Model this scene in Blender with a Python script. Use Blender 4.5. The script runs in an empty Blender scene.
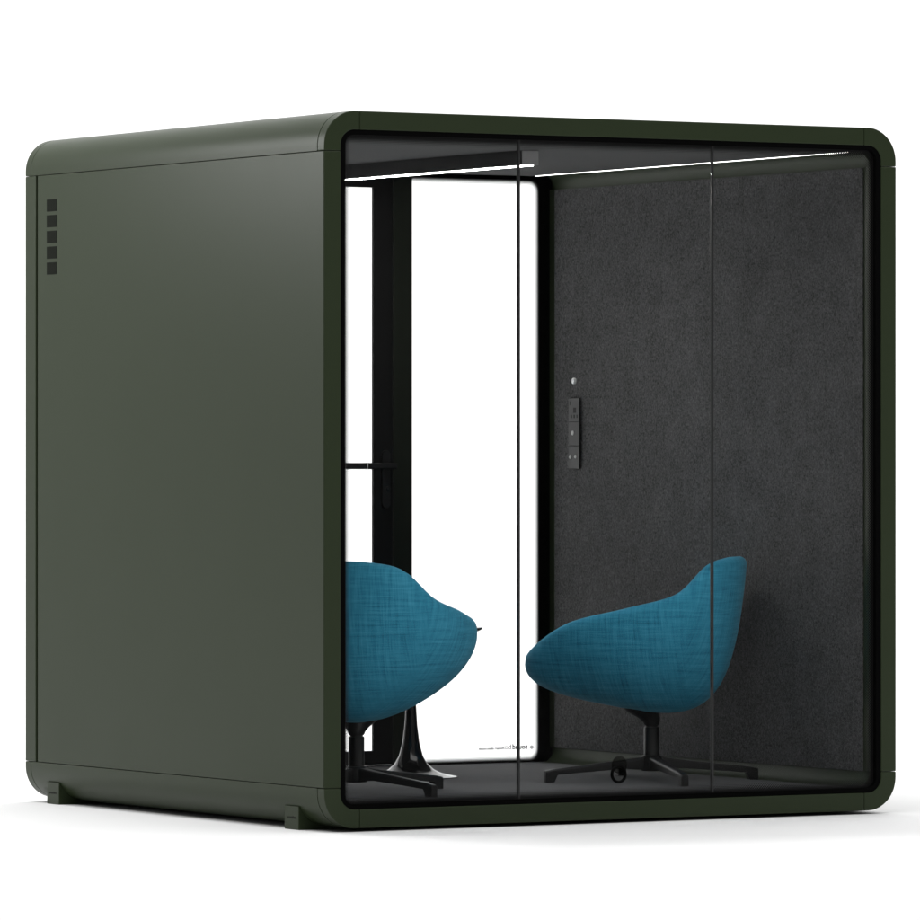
import bpy, bmesh, math, random
from mathutils import Vector, Matrix
random.seed(4)
S = bpy.context.scene
COL = S.collection
PI = math.pi

# ------------------------------------------------------------------ helpers
def link(name, mesh, parent=None, mat=None):
    o = bpy.data.objects.new(name, mesh)
    COL.objects.link(o)
    if mat: mesh.materials.append(mat)
    if parent: o.parent = parent
    return o

def from_bm(name, bm, mat, parent=None, smooth=False, autosmooth=None):
    me = bpy.data.meshes.new(name)
    bmesh.ops.recalc_face_normals(bm, faces=bm.faces)
    if smooth or autosmooth is not None:
        for f in bm.faces: f.smooth = True
    if autosmooth is not None:
        for e in bm.edges:
            if len(e.link_faces) == 2 and e.calc_face_angle(0) > math.radians(autosmooth):
                e.smooth = False
    bm.to_mesh(me); bm.free()
    return link(name, me, parent, mat)

def empty(name, loc, rz=0):
    o = bpy.data.objects.new(name, None); COL.objects.link(o)
    o.location = loc; o.rotation_euler = (0, 0, rz); o.empty_display_size = .1
    return o

def tag(o, label=None, cat=None, group=None, kind=None):
    if label: o['label'] = label
    if cat: o['category'] = cat
    if group: o['group'] = group
    if kind: o['kind'] = kind
    return o

def add_box(bm, x0, x1, y0, y1, z0, z1, bev=0, seg=2):
    r = bmesh.ops.create_cube(bm, size=1)
    vs = r['verts']
    for v in vs:
        v.co = ((x0+x1)/2+v.co.x*(x1-x0), (y0+y1)/2+v.co.y*(y1-y0), (z0+z1)/2+v.co.z*(z1-z0))
    if bev:
        es = {e for v in vs for e in v.link_edges}
        bmesh.ops.bevel(bm, geom=list(es), offset=bev, segments=seg, profile=.5, affect='EDGES')

def box(name, x0, x1, y0, y1, z0, z1, mat, parent, bev=0, seg=2):
    bm = bmesh.new(); add_box(bm, x0, x1, y0, y1, z0, z1, bev, seg)
    return from_bm(name, bm, mat, parent, autosmooth=None)

def arc(cx, cz, r, a0, a1, n):
    return [(cx+r*math.cos(a0+(a1-a0)*i/n), cz+r*math.sin(a0+(a1-a0)*i/n)) for i in range(n+1)]

def strip_prism(name, outer, inner, y0, y1, mat, parent, closed=False, bev=0.0015, seg=2):
    """solid swept along Y whose XZ section lies between two polylines of equal length"""
    bm = bmesh.new(); n = len(outer)
    O0 = [bm.verts.new((x, y0, z)) for x, z in outer]; O1 = [bm.verts.new((x, y1, z)) for x, z in outer]
    I0 = [bm.verts.new((x, y0, z)) for x, z in inner]; I1 = [bm.verts.new((x, y1, z)) for x, z in inner]
    rng = range(n) if closed else range(n-1)
    for i in rng:
        j = (i+1) % n
        bm.faces.new((O0[i], O0[j], I0[j], I0[i])); bm.faces.new((O1[i], I1[i], I1[j], O1[j]))
        bm.faces.new((O0[i], O1[i], O1[j], O0[j])); bm.faces.new((I0[i], I0[j], I1[j], I1[i]))
    if not closed:
        for k in (0, n-1): bm.faces.new((O0[k], I0[k], I1[k], O1[k]))
    bmesh.ops.recalc_face_normals(bm, faces=bm.faces)
    if bev:
        es = [e for e in bm.edges if len(e.link_faces) == 2 and e.calc_face_angle(0) > math.radians(50)]
        bmesh.ops.bevel(bm, geom=es, offset=bev, segments=seg, profile=.5, affect='EDGES')
    return from_bm(name, bm, mat, parent, autosmooth=16)

def rrect(x0, x1, z0, z1, r, n=10):
    p = []
    p += arc(x1-r, z1-r, r, 0, PI/2, n); p += arc(x0+r, z1-r, r, PI/2, PI, n)
    p += arc(x0+r, z0+r, r, PI, 1.5*PI, n); p += arc(x1-r, z0+r, r, 1.5*PI, 2*PI, n)
    return p

def add_lathe(bm, prof, n=48, cx=0, cy=0, shape=None):
    rings = []
    for r, z in prof:
        ring = []
        for i in range(n):
            a = 2*PI*i/n
            k = shape(a, r, z) if shape else 1
            ring.append(bm.verts.new((cx+r*k*math.cos(a), cy+r*k*math.sin(a), z)))
        rings.append(ring)
    for A, B in zip(rings, rings[1:]):
        for i in range(n):
            bm.faces.new((A[i], A[(i+1) % n], B[(i+1) % n], B[i]))
    bm.faces.new(rings[0][::-1]); bm.faces.new(rings[-1])

def lathe(name, prof, mat, parent, n=48, cx=0, cy=0, shape=None, auto=35):
    bm = bmesh.new(); add_lathe(bm, prof, n, cx, cy, shape)
    return from_bm(name, bm, mat, parent, autosmooth=auto)

def torus_xz(name, cx, y, cz, R, r, mat, parent, n=48, m=12):
    bm = bmesh.new(); rings = []
    for i in range(n):
        a = 2*PI*i/n
        rings.append([bm.verts.new((cx+(R+r*math.cos(b))*math.cos(a), y+r*1.6*math.sin(b), cz+(R+r*math.cos(b))*math.sin(a)))
                      for b in (2*PI*j/m for j in range(m))])
    for i in range(n):
        A, B = rings[i], rings[(i+1) % n]
        for j in range(m): bm.faces.new((A[j], A[(j+1) % m], B[(j+1) % m], B[j]))
    return from_bm(name, bm, mat, parent, smooth=True)

def disc(name, centre, axis, r, th, mat, parent, n=32, bev=.001):
    bm = bmesh.new()
    bmesh.ops.create_cone(bm, cap_ends=True, segments=n, radius1=r, radius2=r, depth=th)
    if bev:
        bmesh.ops.bevel(bm, geom=[e for e in bm.edges if e.calc_face_angle(0) > 1], offset=bev, segments=2, profile=.5, affect='EDGES')
    M = Vector((0, 0, 1)).rotation_difference(Vector(axis)).to_matrix().to_4x4()
    bmesh.ops.transform(bm, matrix=Matrix.Translation(centre) @ M, verts=bm.verts)
    return from_bm(name, bm, mat, parent, autosmooth=35)

# ------------------------------------------------------------------ materials
class NT:
    def __init__(s, name):
        s.m = bpy.data.materials.new(name); s.m.use_nodes = True
        s.t = s.m.node_tree; s.t.nodes.clear()
        s.out = s.n('ShaderNodeOutputMaterial')
    def n(s, typ, **kw):
        nd = s.t.nodes.new(typ)
        for k, v in kw.items(): setattr(nd, k, v)
        return nd
    def l(s, a, b): s.t.links.new(a, b)
    def math(s, op, a, b=None, c=None, clamp=False):
        nd = s.n('ShaderNodeMath', operation=op); nd.use_clamp = clamp
        for i, v in enumerate((a, b, c)):
            if v is None: continue
            if isinstance(v, (int, float)): nd.inputs[i].default_value = v
            else: s.l(v, nd.inputs[i])
        return nd.outputs[0]
    def noise(s, vec, scale, detail=2, rough=.5):
        nd = s.n('ShaderNodeTexNoise'); nd.inputs['Scale'].default_value = scale
        nd.inputs['Detail'].default_value = detail; nd.inputs['Roughness'].default_value = rough
        if vec is not None: s.l(vec, nd.inputs['Vector'])
        return nd.outputs['Fac']
    def ramp(s, fac, stops):
        nd = s.n('ShaderNodeValToRGB'); s.l(fac, nd.inputs[0]); e = nd.color_ramp.elements
        while len(e) < len(stops): e.new(.5)
        for el, (p, c) in zip(e, stops): el.position = p; el.color = (*c, 1)
        return nd.outputs[0]
    def obj(s): return s.n('ShaderNodeTexCoord').outputs['Object']
    def scaled(s, vec, sc):
        nd = s.n('ShaderNodeMapping'); nd.inputs['Scale'].default_value = sc; s.l(vec, nd.inputs[0]); return nd.outputs[0]
    def bump(s, h, strength, dist=.001):
        nd = s.n('ShaderNodeBump'); nd.inputs['Strength'].default_value = strength
        nd.inputs['Distance'].default_value = dist; s.l(h, nd.inputs['Height']); return nd.outputs[0]
    def bsdf(s, col, rough, spec=.5, metal=0):
        p = s.n('ShaderNodeBsdfPrincipled')
        if isinstance(col, tuple): p.inputs['Base Color'].default_value = (*col, 1)
        else: s.l(col, p.inputs['Base Color'])
        if isinstance(rough, (int, float)): p.inputs['Roughness'].default_value = rough
        else: s.l(rough, p.inputs['Roughness'])
        p.inputs['Specular IOR Level'].default_value = spec; p.inputs['Metallic'].default_value = metal
        return p
    def done(s, sh): s.l(sh, s.out.inputs['Surface']); return s.m

def paint(name, col, rough, spec=.5, peel=.03):
    t = NT(name); o = t.obj()
    fine = t.noise(o, 900, 1)
    big = t.noise(o, 3.5, 3)
    r = t.math('ADD', t.math('MULTIPLY', big, .06), rough-.03)
    p = t.bsdf(col, r, spec); t.l(t.bump(fine, peel, .0006), p.inputs['Normal'])
    return t.done(p.outputs[0])

def plastic(name, col, rough, spec=.5, scale=700, bump=.05):
    t = NT(name); o = t.obj()
    p = t.bsdf(col, t.math('ADD', t.math('MULTIPLY', t.noise(o, 14, 4), .12), rough-.06), spec)
    t.l(t.bump(t.noise(o, scale, 1), bump, .0005), p.inputs['Normal'])
    return t.done(p.outputs[0])

def felt(name, dark, light):
    t = NT(name); o = t.obj()
    a = t.noise(t.scaled(o, (1, 1, .85)), 150, 4, .7)
    b = t.noise(o, 60, 4, .6); c = t.noise(o, 11, 4, .6)
    f = t.math('ADD', t.math('MULTIPLY', a, .60), t.math('ADD', t.math('MULTIPLY', b, .26), t.math('MULTIPLY', c, .14)))
    col = t.ramp(f, [(.385, dark), (.625, light)])
    p = t.bsdf(col, .95, .15)
    p.inputs['Sheen Weight'].default_value = .12; p.inputs['Sheen Roughness'].default_value = .5
    t.l(t.bump(f, .5, .002), p.inputs['Normal'])
    return t.done(p.outputs[0])

def weave(name):
    # two straight-grain layers (seen from the side, seen from the back) blended by the way the cloth faces
    t = NT(name); tc = t.n('ShaderNodeTexCoord'); o = tc.outputs['Object']
    sp = t.n('ShaderNodeSeparateXYZ'); t.l(o, sp.inputs[0]); sn = t.n('ShaderNodeSeparateXYZ'); t.l(tc.outputs['Normal'], sn.inputs[0])
    rnd = t.n('ShaderNodeObjectInfo').outputs['Random']
    def layer(axis, seed):
        cb = t.n('ShaderNodeCombineXYZ'); t.l(t.math('ADD', axis, t.math('ADD', t.math('MULTIPLY', rnd, 7), seed)), cb.inputs[0]); t.l(sp.outputs[2], cb.inputs[1])
        uv = cb.outputs[0]
        warp = t.n('ShaderNodeTexNoise'); warp.inputs['Scale'].default_value = 9; t.l(uv, warp.inputs['Vector'])
        va = t.n('ShaderNodeVectorMath', operation='MULTIPLY_ADD'); t.l(warp.outputs['Color'], va.inputs[0])
        va.inputs[1].default_value = (.006, .006, 0); t.l(uv, va.inputs[2]); w = va.outputs[0]
        v1 = t.noise(t.scaled(w, (250, 13, 1)), 1, 2, .6); h1 = t.noise(t.scaled(w, (12, 250, 1)), 1, 2, .6)
        v2 = t.noise(t.scaled(w, (85, 6, 1)), 1, 2, .5); h2 = t.noise(t.scaled(w, (5, 85, 1)), 1, 2, .5)
        return t.math('MULTIPLY', t.math('ADD', t.math('ADD', v1, h1), t.math('ADD', v2, h2)), .25)
    k = t.math('ADD', t.math('MULTIPLY', t.math('SUBTRACT', t.math('ABSOLUTE', sn.outputs[0]), t.math('ABSOLUTE', sn.outputs[1])), 2.2), .5, clamp=True)
    A, B = layer(sp.outputs[0], 0), layer(sp.outputs[1], 3)
    f = t.math('ADD', A, t.math('MULTIPLY', t.math('SUBTRACT', B, A), k))
    col = t.ramp(f, [(.37, WEAVE_D), (.5, WEAVE_M), (.63, WEAVE_L)])
    p = t.bsdf(col, .9, .2)
    p.inputs['Sheen Weight'].default_value = .2; p.inputs['Sheen Roughness'].default_value = .4
    p.inputs['Sheen Tint'].default_value = (.5, .8, .9, 1)
    t.l(t.bump(f, .35, .002), p.inputs['Normal'])
    return t.done(p.outputs[0])

def glass(name, x0, x1, z0, z1, r, band, frit=True, tint=.965, pitch=.0064):
    """architectural pane; black ceramic dots thin out over `band` metres from the edge of the pane"""
    t = NT(name)
    tr = t.n('ShaderNodeBsdfTransparent'); tr.inputs[0].default_value = (tint, tint*1.002, tint, 1)
    gl = t.n('ShaderNodeBsdfGlossy'); gl.inputs['Roughness'].default_value = .015; gl.inputs[0].default_value = (1, 1, 1, 1)
    fr = t.n('ShaderNodeFresnel'); fr.inputs['IOR'].default_value = 1.07
    mix = t.n('ShaderNodeMixShader'); t.l(fr.outputs[0], mix.inputs[0]); t.l(tr.outputs[0], mix.inputs[1]); t.l(gl.outputs[0], mix.inputs[2])
    if not frit: return t.done(mix.outputs[0])
    sx = t.n('ShaderNodeSeparateXYZ'); t.l(t.obj(), sx.inputs[0]); X, Z = sx.outputs[0], sx.outputs[2]
    qx = t.math('SUBTRACT', t.math('ABSOLUTE', t.math('SUBTRACT', X, (x0+x1)/2)), (x1-x0)/2-r)
    qz = t.math('SUBTRACT', t.math('ABSOLUTE', t.math('SUBTRACT', Z, (z0+z1)/2)), (z1-z0)/2-r)
    ax, az = t.math('MAXIMUM', qx, 0), t.math('MAXIMUM', qz, 0)
    ln = t.math('SQRT', t.math('ADD', t.math('MULTIPLY', ax, ax), t.math('MULTIPLY', az, az)))
    sd = t.math('SUBTRACT', t.math('ADD', ln, t.math('MINIMUM', t.math('MAXIMUM', qx, qz), 0)), r)   # <0 inside
    k = t.math('ADD', t.math('DIVIDE', sd, band), 1)           # 1 at the edge, 0 at band depth
    rr = t.math('MULTIPLY', t.math('POWER', t.math('MAXIMUM', k, 0), 1.0), .60)
    u = t.math('DIVIDE', t.math('ADD', X, Z), pitch*1.414); v = t.math('DIVIDE', t.math('SUBTRACT', X, Z), pitch*1.414)
    du = t.math('SUBTRACT', t.math('FRACT', t.math('ADD', u, 2000)), .5); dv = t.math('SUBTRACT', t.math('FRACT', t.math('ADD', v, 2000)), .5)
    dd = t.math('SQRT', t.math('ADD', t.math('MULTIPLY', du, du), t.math('MULTIPLY', dv, dv)))
    ny = t.n('ShaderNodeSeparateXYZ'); t.l(t.n('ShaderNodeTexCoord').outputs['Normal'], ny.inputs[0])
    mask = t.math('MULTIPLY', t.math('LESS_THAN', dd, rr), t.math('LESS_THAN', ny.outputs[1], -.5))   # printed on the outer face only
    blk = t.bsdf((.004, .004, .004), .5, .2)
    m2 = t.n('ShaderNodeMixShader'); t.l(mask, m2.inputs[0]); t.l(mix.outputs[0], m2.inputs[1]); t.l(blk.outputs[0], m2.inputs[2])
    return t.done(m2.outputs[0])

def emit(name, col, st):
    t = NT(name); e = t.n('ShaderNodeEmission'); e.inputs[0].default_value = (*col, 1); e.inputs[1].default_value = st
    return t.done(e.outputs[0])

WEAVE_D, WEAVE_M, WEAVE_L = (.020, .165, .265), (.037, .275, .425), (.072, .370, .545)
M_green = paint('olive_paint', (.0246, .0345, .0166), .38, .14)
M_liner = paint('olive_liner_paint', (.0246, .0345, .0166), .36, .45)
M_black = plastic('black_gasket', (.0015, .0015, .0015), .7, .03)
M_joint = plastic('grey_joint', (.014, .014, .0145), .4, .4)
M_doorframe = plastic('black_aluminium', (.006, .006, .006), .45, .3)
M_felt = felt('charcoal_felt', (.018, .018, .0184), (.142, .142, .1445))
M_ceil = felt('ceiling_felt', (.030, .030, .031), (.055, .055, .057))
M_carpet = felt('carpet', (.075, .075, .078), (.135, .135, .14))
M_vent = plastic('vent_mesh', (.0085, .010, .0072), .8, .06, 500, .6)
M_legs = plastic('black_cast_metal', (.010, .010, .010), .38, .45)
M_table = plastic('black_lacquer', (.006, .006, .0065), .13, .6, 300, .004)
M_white = plastic('white_plastic', (.88, .88, .88), .4)
M_button = plastic('grey_button', (.45, .45, .45), .45)
M_module = plastic('grey_module', (.065, .065, .066), .5, .4)
M_socket = plastic('socket_black', (.004, .004, .004), .5, .3)
M_logo = plastic('logo_grey', (.02, .02, .02), .6, .2)
M_mark = plastic('mark_dark', (.009, .011, .007), .6, .2)
M_led = emit('led_white', (1, .99, .97), 85.0)
M_led_side = emit('led_side_white', (1, .99, .97), 5.0)
M_rubber = plastic('rubber_black', (.0015, .0015, .0015), .6, .04)
M_fabric = weave('teal_weave')
M_body = plastic('light_body', (.025, .025, .026), .5, .3)
M_body_end = plastic('light_end_cap', (.26, .26, .263), .5, .3)

# ------------------------------------------------------------------ the booth
W, D, H, c = 2.211, 2.14, 2.3, .1302
R, T, g = .112, .070, .0011
Tf = .060
GZ = -.012                                   # level of the ground under the booth's feet
FL = .075                                    # carpet level inside
booth = empty('meeting_booth', (W/2, D/2, GZ))
tag(booth, 'olive green glass-fronted meeting booth with rounded edges standing on short feet', 'booth')
def P(o):                                    # parts are modelled in booth coordinates measured from the front left corner
    o.location = (-W/2, -D/2, -GZ); return o
class Bo:                                    # wraps the builders so that a part lands on the booth
    pass
def part(fn, name, *a, **k): return P(fn(name, *a, **k))

Ri = R-Tf
def corner_paths(sx, sz):
    # outer / inner polylines of one rounded corner, from the vertical end to the horizontal end
    cx, cz = R, H-R
    o = [(0, H-c+g)] + arc(R, H-R, R, PI, PI/2, 16) + [(c-g, H)]
    i = [(Tf, H-c+g)] + arc(Tf+Ri, H-Tf-Ri, Ri, PI, PI/2, 16) + [(c-g, H-Tf)]
    f = lambda p: ((p[0] if sx < 0 else W-p[0]), (p[1] if sz > 0 else H-p[1]))
    return [f(p) for p in o], [f(p) for p in i]
for (y0, y1) in ((0, .0465), (2.0965, D)):
    for sx in (-1, 1):
        for sz in (-1, 1):
            o, i = corner_paths(sx, sz)
            part(strip_prism, 'frame_corner', o, i, y0, y1, M_green, booth, bev=.003)
    for z0, z1 in ((H-Tf, H), (0, Tf)):
        part(box, 'frame_rail', c, W-c, y0, y1, z0, z1, M_green, booth, bev=.003)
for x0, x1 in ((0, Tf), (W-Tf, W)):
    part(box, 'frame_rail', x0, x1, 0, .0062, c, H-c, M_green, booth, bev=.0028)
    part(box, 'frame_rail', x0, x1, 2.0585, D, c, H-c, M_green, booth, bev=.003)
# roof and floor shells with both rounded edges
def half_shell(sz):
    o = [(0, H-c+g)] + arc(R, H-R, R, PI, PI/2, 16) + arc(W-R, H-R, R, PI/2, 0, 16) + [(W, H-c+g)]
    i = [(T, H-c+g)] + arc(T+.075, H-T-.075, .075, PI, PI/2, 16) + arc(W-T-.075, H-T-.075, .075, PI/2, 0, 16) + [(W-T, H-c+g)]
    f = lambda p: (p[0], p[1] if sz > 0 else H-p[1])
    return [f(p) for p in o], [f(p) for p in i]
o, i = half_shell(1); part(strip_prism, 'roof', o, i, .0480, 2.0950, M_green, booth, bev=.0008, seg=1)
o, i = half_shell(-1); part(strip_prism, 'floor_shell', o, i, .0480, 2.0950, M_green, booth, bev=.0008, seg=1)
# side walls: outer sheet, dark groove at the rear, inner liner
for s in (0, 1):
    fx = (lambda x: x) if s == 0 else (lambda x: W-x)
    q = lambda a, b: (min(fx(a), fx(b)), max(fx(a), fx(b)))
    part(box, 'side_panel', *q(0, .03), .0066, 2.0435, c+g, H-c-g, M_green, booth, bev=.0008)
    part(box, 'groove_strip', *q(.012, .03), 2.0440, 2.0580, c+g, H-c-g, M_black, booth)
    part(box, 'wall_liner', *q(.0305, T+.002), .0345, 2.0575, c-.001, H-c+.001, M_liner, booth)
    part(box, 'wall_liner', *q(Tf+.0006, T+.002), 2.0585, 2.1335, c-.001, H-c+.001, M_liner, booth)
    part(box, 'felt_panel', *q(T+.0025, T+.008), .088, 2.0895, .128, 2.1685, M_felt, booth, bev=.002)
# air vents on the left side
for k in range(5):
    z1 = 2.084-k*.0546
    v = part(box, 'air_vent', -.0012, .004, 1.895, 1.972, z1-.042, z1, M_vent, booth, bev=.0008, seg=1)
# feet
def make_foot(x0, x1, y0, y1, face):
    f = part(box, 'foot', x0, x1, y0, y1, GZ, .064, M_green, booth, bev=.002)
    return f
feet = [make_foot(.006, .26, .181, .276, -1), make_foot(.006, .26, 1.892, 1.984, -1),
        make_foot(W-.26, W-.006, .181, .276, 1), make_foot(W-.26, W-.006, 1.892, 1.984, 1)]

# writing -------------------------------------------------------------
def text_mesh(name, body, size, mat, parent, mtx, ext=.0002, off=0, align='LEFT'):
    cu = bpy.data.curves.new('tmp_text', 'FONT'); cu.body = body; cu.size = size; cu.extrude = ext; cu.offset = off; cu.align_x = align
    cu.resolution_u = 3
    to = bpy.data.objects.new('tmp_text', cu); COL.objects.link(to)
    bpy.context.view_layer.update()
    me = bpy.data.meshes.new_from_object(to.evaluated_get(bpy.context.evaluated_depsgraph_get()))
    bpy.data.objects.remove(to); bpy.data.curves.remove(cu)
    me.transform(mtx); me.name = name
    return me
def basis(o, u, v, w):
    return Matrix(((u[0], v[0], w[0], o[0]), (u[1], v[1], w[1], o[1]), (u[2], v[2], w[2], o[2]), (0, 0, 0, 1)))
def join_meshes(name, meshes, mat, parent):
    bm = bmesh.new()
    for m in meshes: bm.from_mesh(m); bpy.data.meshes.remove(m)
    return from_bm(name, bm, mat, parent)
def diamond_icon(M, s):
    # lozenge made of upright bars, lengths following a diamond
    bm = bmesh.new()
    for k in range(-3, 4):
        hgt = s*(1-abs(k)/4.4)
        add_box(bm, k*s*.26-s*.085, k*s*.26+s*.085, -hgt*.8, hgt*.8, -.0002, .0002)
    bmesh.ops.transform(bm, matrix=M, verts=bm.verts)
    me = bpy.data.meshes.new('icon'); bm.to_mesh(me); bm.free(); return me
for f, y in ((feet[0], .181), (feet[1], 1.892)):
    Mx = basis((.0056, y+.068, .024), (0, -1, 0), (0, 0, 1), (-1, 0, 0))
    Mi = basis((.0056, y+.075, .0265), (0, -1, 0), (0, 0, 1), (-1, 0, 0))
    j = join_meshes('maker_mark', [diamond_icon(Mi, .005), text_mesh('t', 'soundbox', .0125, M_mark, None, Mx, off=.0003)], M_mark, f)

# front glazing --------------------------------------------------------
go = rrect(.0575, W-.0575, .0575, H-.0575, .050, 12); gi = rrect(.0785, W-.0785, .0765, H-.0765, .032, 12)
part(strip_prism, 'front_gasket', go, gi, .0035, .034, M_black, booth, closed=True, bev=0)
MG = glass('front_glass', .078, W-.078, .076, H-.076, .033, .036)
J = [.066, .738, 1.488, W-.066]
for k in range(3):
    a = J[k]+(.0040 if k else 0); b = J[k+1]-(.0040 if k < 2 else 0)
    part(box, 'glass_pane', a, b, .0200, .0300, .070, H-.070, MG, booth)
for k in (1, 2):
    part(box, 'joint_strip', J[k]-.0038, J[k]+.0038, .0185, .0315, .074, H-.069, M_joint, booth, bev=.002)
# cable grommet at the foot of the middle pane
gr = part(torus_xz, 'cable_grommet', 1.120, .020, .147, .0260, .0044, M_rubber, booth)
t = NT('smoked_cover'); a = t.n('ShaderNodeBsdfTransparent'); a.inputs[0].default_value = (.58, .58, .56, 1)
b = t.bsdf((.004, .005, .004), .3, .3); m = t.n('ShaderNodeMixShader'); m.inputs[0].default_value = .07
t.l(a.outputs[0], m.inputs[1]); t.l(b.outputs[0], m.inputs[2]); M_smoke = t.done(m.outputs[0])
dc = disc('cover_disc', (1.132, .0345, .177), (0, 1, 0), .0290, .003, M_smoke, gr, bev=0)

# floor and ceiling inside
part(box, 'carpet', T+.001, W-T-.001, .040, 2.1335, 0.0660, FL, M_carpet, booth, bev=.004)
part(box, 'ceiling_panel', .171, W-.171, .047, 2.098, 2.2180, 2.2310, M_ceil, booth, bev=.002)
# linear lights
lt = part(box, 'ceiling_light', 1.0315, 1.0945, .4900, 1.960, 2.1690, 2.2175, M_body, booth, bev=.001)
b = box('diffuser', 1.055, 1.078, .494, 1.956, 2.1668, 2.1688, M_led, lt)
b = box('end_cap', 1.031, 1.095, .4870, .4897, 2.1690, 2.2165, M_body_end, lt)
lt = part(box, 'ceiling_light', 2.043, 2.063, .052, 2.090, 2.2200, 2.2298, M_body, booth)
b = box('diffuser', 2.047, 2.056, .060, 2.082, 2.2170, 2.2198, M_led_side, lt)

# rear wall: fixed panes, posts, door ----------------------------------
YR0, YR1 = 2.134, 2.1393
x0, x1, z0, z1 = T+.001, W-T-.001, T-.003, 2.2315
ro = rrect(Tf+.0006, W-Tf-.0006, Tf+.0006, H-Tf-.0006, R-Tf, 12); ri = rrect(.114, 2.097, .0795, 2.206, .036, 12)
part(strip_prism, 'rear_gasket', ro, ri, YR0, YR1, M_black, booth, closed=True, bev=0)
MR = glass('rear_glass', 1.20, 2.097, .0785, 2.207, .045, .028, tint=.985)
ML = glass('rear_glass_side', .114, 1.00, .0785, 2.207, .045, .028, tint=.985)
gp = part(box, 'glass_panel', 1.547, 2.108, 2.1348, 2.1387, .066, 2.214, MR, booth)
part(box, 'glass_panel', .103, .664, 2.1348, 2.1387, .066, 2.214, ML, booth)
M_post = plastic('dark_olive_post', (.010, .013, .008), .5, .3)
part(box, 'door_post', 1.4730, 1.551, 2.122, 2.1397, .0770, 2.2050, M_post, booth, bev=.002)
part(box, 'door_post', .660, .7380, 2.122, 2.1397, .0770, 2.2050, M_post, booth, bev=.002)
do = [(.7395, .0805), (1.4715, .0805), (1.4715, 2.2055), (.7395, 2.2055)]; di = [(.820, .132), (1.391, .132), (1.391, 2.163), (.820, 2.163)]
door = part(strip_prism, 'door', do, di, 2.126, 2.1385, M_doorframe, booth, closed=True, bev=.0015)
MD = glass('door_glass', 0, 1, 0, 1, .01, .03, frit=False, tint=.985)
box('pane', .818, 1.393, 2.1285, 2.1365, .129, 2.166, MD, door)
bm = bmesh.new()                                             # escutcheon with rounded ends
pts = arc(1.440, 1.200, .0165, 0, PI, 12) + arc(1.440, 1.024, .0165, PI, 2*PI, 12)
A = [bm.verts.new((x, 2.1255, z)) for x, z in pts]; B = [bm.verts.new((x, 2.1165, z)) for x, z in pts]
bm.faces.new(A); bm.faces.new(B[::-1])
for k in range(len(pts)): bm.faces.new((A[k], A[(k+1) % len(pts)], B[(k+1) % len(pts)], B[k]))
es = [e for e in bm.edges if all(v in B for v in e.verts)]
bmesh.ops.bevel(bm, geom=es, offset=.002, segments=2, profile=.5, affect='EDGES')
M_handle = plastic('handle_black', (.012, .012, .012), .35, .5)
from_bm('lock_plate', bm, M_handle, door, autosmooth=18)
bm = bmesh.new()                                             # lever: neck out from the plate, grip towards the hinge side
add_box(bm, 1.428, 1.452, 2.070, 2.1164, 1.148, 1.170, .004)
add_box(bm, 1.240, 1.4535, 2.056, 2.0705, 1.1475, 1.1705, .005)
from_bm('handle', bm, M_handle, door)
box('handle_ring', 1.3255, 1.3310, 2.0552, 2.0713, 1.1467, 1.1713, M_white, door, bev=.004)
disc('lock_cylinder', (1.447, 2.114, 1.078), (0, 1, 0), .009, .008, M_handle, door)
# logo on the fixed pane, read from outside (so mirrored from the front)
U, V, N = (-1, 0, 0), (0, 0, 1), (0, 1, 0)
ms = [diamond_icon(basis((2.066, 2.1392, .129), U, V, N), .011),
      text_mesh('t', 'sound', .027, None, None, basis((2.049, 2.1392, .1235), U, V, N), off=.0008),
      text_mesh('t', 'box', .027, None, None, basis((1.9795, 2.1392, .1235), U, V, N), off=.0002),
      text_mesh('t', 'smart silent booth', .0135, None, None, basis((1.940, 2.1392, .1235), U, V, N), off=.0004)]
join_meshes('logo', ms, M_logo, gp)

# control modules on the right wall -------------------------------------
XW = W-T-.008                                                # face of the felt
cp = part(box, 'control_panel', XW-.009, XW-.006, 1.897, 1.974, 1.148, 1.407, M_socket, booth, bev=.002)
for z0, z1 in ((1.3205, 1.4055), (1.2340, 1.3185), (1.1490, 1.2320)):
    box('module', XW-.0115, XW-.0085, 1.8980, 1.9730, z0, z1, M_module, cp, bev=.0015)
xf = XW-.0118
box('socket', xf-.0003, xf+.002, 1.920, 1.938, 1.352, 1.371, M_socket, cp)
box('socket', xf-.0003, xf+.002, 1.954, 1.961, 1.380, 1.394, M_socket, cp)
for y in (1.913, 1.932, 1.952): box('socket', xf-.0003, xf+.002, y-.0035, y+.0035, 1.333, 1.345, M_socket, cp)
disc('button', (xf, 1.941, 1.279), (1, 0, 0), .0088, .004, M_button, cp)
disc('button', (xf, 1.959, 1.192), (1, 0, 0), .0078, .004, M_button, cp)
disc('button', (xf, 1.923, 1.193), (1, 0, 0), .0068, .004, M_button, cp)
part(disc, 'wall_button', (XW-.004, 1.945, 1.468), (1, 0, 0), .0112, .012, M_white, booth, bev=.003)

# ------------------------------------------------------------------ tub chairs
def smooth_keys(keys, x):
    """monotone-ish Catmull-Rom through (x, values) keys, symmetric at 0 and 180"""
    ks = [(-k[0], k[1]) for k in keys[1:2]] + keys + [(360-k[0], k[1]) for k in keys[-2:-1]]
    for i in range(1, len(ks)-2):
        if ks[i][0] <= x <= ks[i+1][0]:
            a, b, cc, d = ks[i-1], ks[i], ks[i+1], ks[i+2]; u = (x-b[0])/(cc[0]-b[0]); h = cc[0]-b[0]
            out = []
            for k in range(len(b[1])):
                m0 = (cc[1][k]-a[1][k])/(cc[0]-a[0])*h; m1 = (d[1][k]-b[1][k])/(d[0]-b[0])*h
                out.append((2*u**3-3*u*u+1)*b[1][k]+(u**3-2*u*u+u)*m0+(-2*u**3+3*u*u)*cc[1][k]+(u**3-u*u)*m1)
            return out
    return list(ks[1][1])
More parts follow.
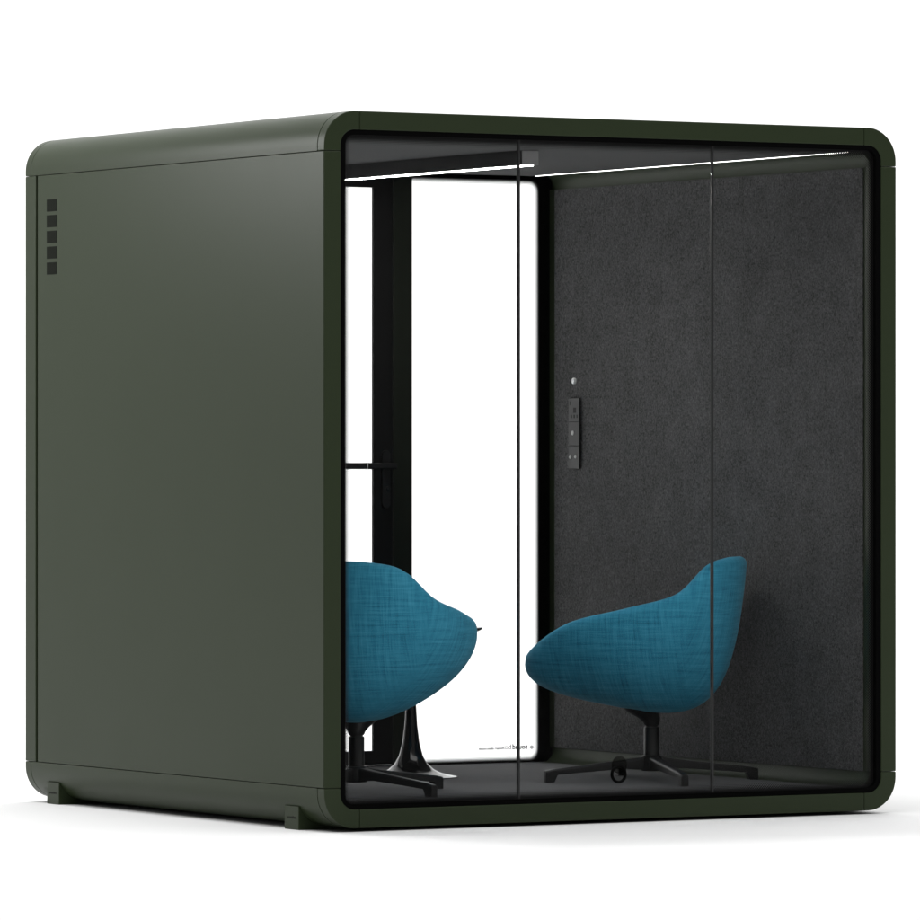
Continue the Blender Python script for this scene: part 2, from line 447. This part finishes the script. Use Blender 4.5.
# angle from the front: rim radius, rim height, bezier control 1 (r,z), control 2 (r,z) of the outer skin
CH = [(0,   (.410, .455, .23, .350, .424, .375)),
      (30,  (.447, .507, .24, .352, .464, .405)),
      (58,  (.418, .605, .22, .338, .440, .478)),
      (90,  (.376, .655, .20, .315, .388, .500)),
      (118, (.362, .700, .20, .310, .350, .510)),
      (138, (.350, .792, .21, .298, .330, .500)),
      (158, (.332, .817, .24, .292, .300, .470)),
      (180, (.325, .821, .25, .292, .290, .460))]
ZB = .312
def bez(p0, p1, p2, p3, t):
    s = 1-t
    return tuple(s**3*p0[k]+3*s*s*t*p1[k]+3*s*t*t*p2[k]+t**3*p3[k] for k in (0, 1))
def chair_shell():
    bm = bmesh.new()
    NA, NO, NR, NI = 96, 26, 8, 20
    grid = []
    for a in range(NA):
        th = 360*a/NA; x = th if th <= 180 else 360-th
        r, z, r1, z1, r2, z2 = smooth_keys(CH, x)
        prof = [bez((.02, ZB), (r1, z1), (r2, z2), (r, z), (k/NO)**1.0) for k in range(NO+1)]
        th_ = .052 if x > 60 else .052+.02*(1-x/60)                  # padded front edge is fuller
        nx, nz = prof[-1][0]-prof[-2][0], prof[-1][1]-prof[-2][1]; L = math.hypot(nx, nz); nx, nz = nx/L, nz/L
        inw = (-nz, nx)                                            # towards the middle
        cxr, czr = r+inw[0]*th_/2, z+inw[1]*th_/2
        for k in range(1, NR+1):
            b = PI*k/NR
            prof.append((cxr-inw[0]*th_/2*math.cos(b)+nx*th_/2*math.sin(b), czr-inw[1]*th_/2*math.cos(b)+nz*th_/2*math.sin(b)))
        e = prof[-1]; seat = .455
        w = max(0, min(1, (e[1]-seat)/.12))
        for k in range(1, NI+1):
            prof.append(bez(e, (e[0]-nx*.10-.02, seat+(e[1]-seat)*.45), (r*.62, seat-.006), (.02, seat), k/NI))
        grid.append(prof)
    V = [[bm.verts.new((p[0]*math.cos(2*PI*a/NA), p[0]*math.sin(2*PI*a/NA), p[1])) for p in grid[a]] for a in range(NA)]
    n = len(grid[0])
    for a in range(NA):
        b = (a+1) % NA
        for k in range(n-1):
            bm.faces.new((V[a][k], V[b][k], V[b][k+1], V[a][k+1]))
    bm.faces.new([V[a][0] for a in range(NA)][::-1]); bm.faces.new([V[a][-1] for a in range(NA)])
    return bm

def leg_mesh():
    bm = bmesh.new()
    secs = [(.000, .020, .088, .038), (.030, .0195, .084, .040), (.100, .0165, .074, .044), (.250, .0145, .057, .033),
            (.340, .0138, .0475, .0255), (.352, .0136, .0463, .0005), (.383, .0130, .0400, .0000)]
    R_ = []
    for r, hw, zt, zb in secs:
        b = .004
        pts = [(-hw, zb), (hw, zb), (hw, zt-b*1.5), (hw-b, zt), (-hw+b, zt), (-hw, zt-b*1.5)]
        R_.append([bm.verts.new((r, y, z)) for y, z in pts])
    for A, B in zip(R_, R_[1:]):
        for k in range(6): bm.faces.new((A[k], A[(k+1) % 6], B[(k+1) % 6], B[k]))
    bm.faces.new(R_[0]); bm.faces.new(R_[-1][::-1])
    bmesh.ops.recalc_face_normals(bm, faces=bm.faces)
    es = [e for e in bm.edges if len(e.link_faces) == 2 and e.calc_face_angle(0) > math.radians(30)]
    bmesh.ops.bevel(bm, geom=es, offset=.0018, segments=2, profile=.5, affect='EDGES')
    return bm

def make_chair(loc, heading, star, label):
    root = empty('tub_chair', (loc[0], loc[1], FL), heading)
    tag(root, label, 'chair', 'teal tub chairs in the booth')
    sh = from_bm('shell', chair_shell(), M_fabric, root, smooth=True); sh.location.z = -FL
    lathe('swivel_mount', [(.024, .192), (.027, .196), (.031, .204), (.048, .218), (.085, .238), (.112, .260), (.114, .268), (.06, .278)], M_legs, root, 48, shape=lambda a, r, z: 1-max(0, min(1, (r-.027)/.04))*(.36-.36*math.cos(a)))
    lathe('column', [(.026, .060), (.0265, .075), (.0265, .184), (.0255, .1865), (.0215, .1875), (.0215, .1935)], M_legs, root, 32)
    lathe('hub', [(.022, .034), (.036, .036), (.039, .045), (.038, .080), (.032, .088), (.02, .089)], M_legs, root, 32)
    for k in range(4):
        l = from_bm('leg', leg_mesh(), M_legs, root, autosmooth=18)
        l.rotation_euler.z = star+k*PI/2-heading
    return root
R_ = math.radians
make_chair((.474, .630), R_(46), R_(12.5), 'teal tub chair cut off by the left frame, turned with its back to the glass')
make_chair((1.725, .776), R_(135), R_(-15), 'teal tub chair seen from its side in front of the charcoal felt wall')

# ------------------------------------------------------------------ side table
tb = empty('side_table', (1.129, 1.401, FL))
tag(tb, 'small round black pedestal table half hidden behind the left tub chair', 'table')
lathe('tabletop', [(.10, .500), (.215, .503), (.238, .509), (.248, .516), (.2505, .5205), (.2490, .5230), (.244, .5240), (.10, .5242)], M_table, tb, 96)
pr = [(.150, .0), (.160, .001), (.1605, .0035), (.140, .0075), (.105, .016), (.080, .028), (.058, .047), (.042, .075), (.030, .12), (.0225, .18),
      (.0180, .25), (.0160, .33), (.0160, .42), (.020, .46), (.034, .487), (.075, .4985), (.078, .4995)]
pd = lathe('pedestal', pr, M_table, tb, 96, auto=50); pd.rotation_euler.z = R_(-30.5)

# ------------------------------------------------------------------ studio sweep
bm = bmesh.new()
prof = [(-30, GZ), (-12, GZ), (-3, GZ), (3, GZ), (7, GZ)] + [(7+4*math.sin(b), GZ+4-4*math.cos(b)) for b in (PI/2*k/16 for k in range(1, 17))] + [(11, 10), (11, 14)]
Ls = [bm.verts.new((-26, y, z)) for y, z in prof]; Rs = [bm.verts.new((30, y, z)) for y, z in prof]
for k in range(len(prof)-1): bm.faces.new((Ls[k], Ls[k+1], Rs[k+1], Rs[k]))
t = NT('studio_white'); o = t.obj()
p = t.bsdf(t.ramp(t.noise(o, 2.0, 3), [(.3, (.785, .785, .785)), (.7, (.80, .80, .80))]), .9, .1)
fl = from_bm('floor', bm, t.done(p.outputs[0]), None, smooth=True)
tag(fl, 'seamless white studio floor curving up into the backdrop', None, kind='structure')
for f in fl.data.polygons:
    if f.normal.z < -.5: fl.data.flip_normals(); break

# ------------------------------------------------------------------ light
w = bpy.data.worlds.new('World'); S.world = w; w.use_nodes = True
bg = w.node_tree.nodes['Background']; bg.inputs[0].default_value = (1, 1, 1, 1); bg.inputs[1].default_value = .18
def area(name, loc, target, sx, sy, power):
    l = bpy.data.lights.new(name, 'AREA'); l.shape = 'RECTANGLE'; l.size = sx; l.size_y = sy; l.energy = power
    o = bpy.data.objects.new(name, l); COL.objects.link(o); o.location = loc
    o.rotation_euler = (Vector(target)-Vector(loc)).to_track_quat('-Z', 'Y').to_euler()
    return o
area('overhead_softbox', (1, -2.5, 11), (1, -2.5, 0), 20, 18, 2130)
area('backdrop_wash', (7.5, 4.5, 9.5), (7, 11, 1.5), 17, 2.5, 1270)
area('side_softbox', (-2.0, 2.75, 2.75), (0, -.3, 2.3), 1.5, 1.1, 46)
area('key_lamp', (-.9, 2.9, 9), (1.1, .5, 0), .6, .6, 150)

# ------------------------------------------------------------------ camera
cam = bpy.data.cameras.new('Camera'); co = bpy.data.objects.new('Camera', cam); COL.objects.link(co)
AZ = .5318
co.location = (-9.6790, -17.3059, 1.1806); co.rotation_euler = (PI/2, 0, -AZ)
cam.sensor_width = 36; cam.lens = 6203/920*36; cam.clip_end = 200; cam.clip_start = .1
S.camera = co
S.view_settings.view_transform = 'Standard'; S.view_settings.look = 'None'
S.view_settings.exposure = 0; S.view_settings.gamma = 1
S.cycles.use_denoising = True
S.cycles.max_bounces = 10; S.cycles.transparent_max_bounces = 16; S.cycles.diffuse_bounces = 5
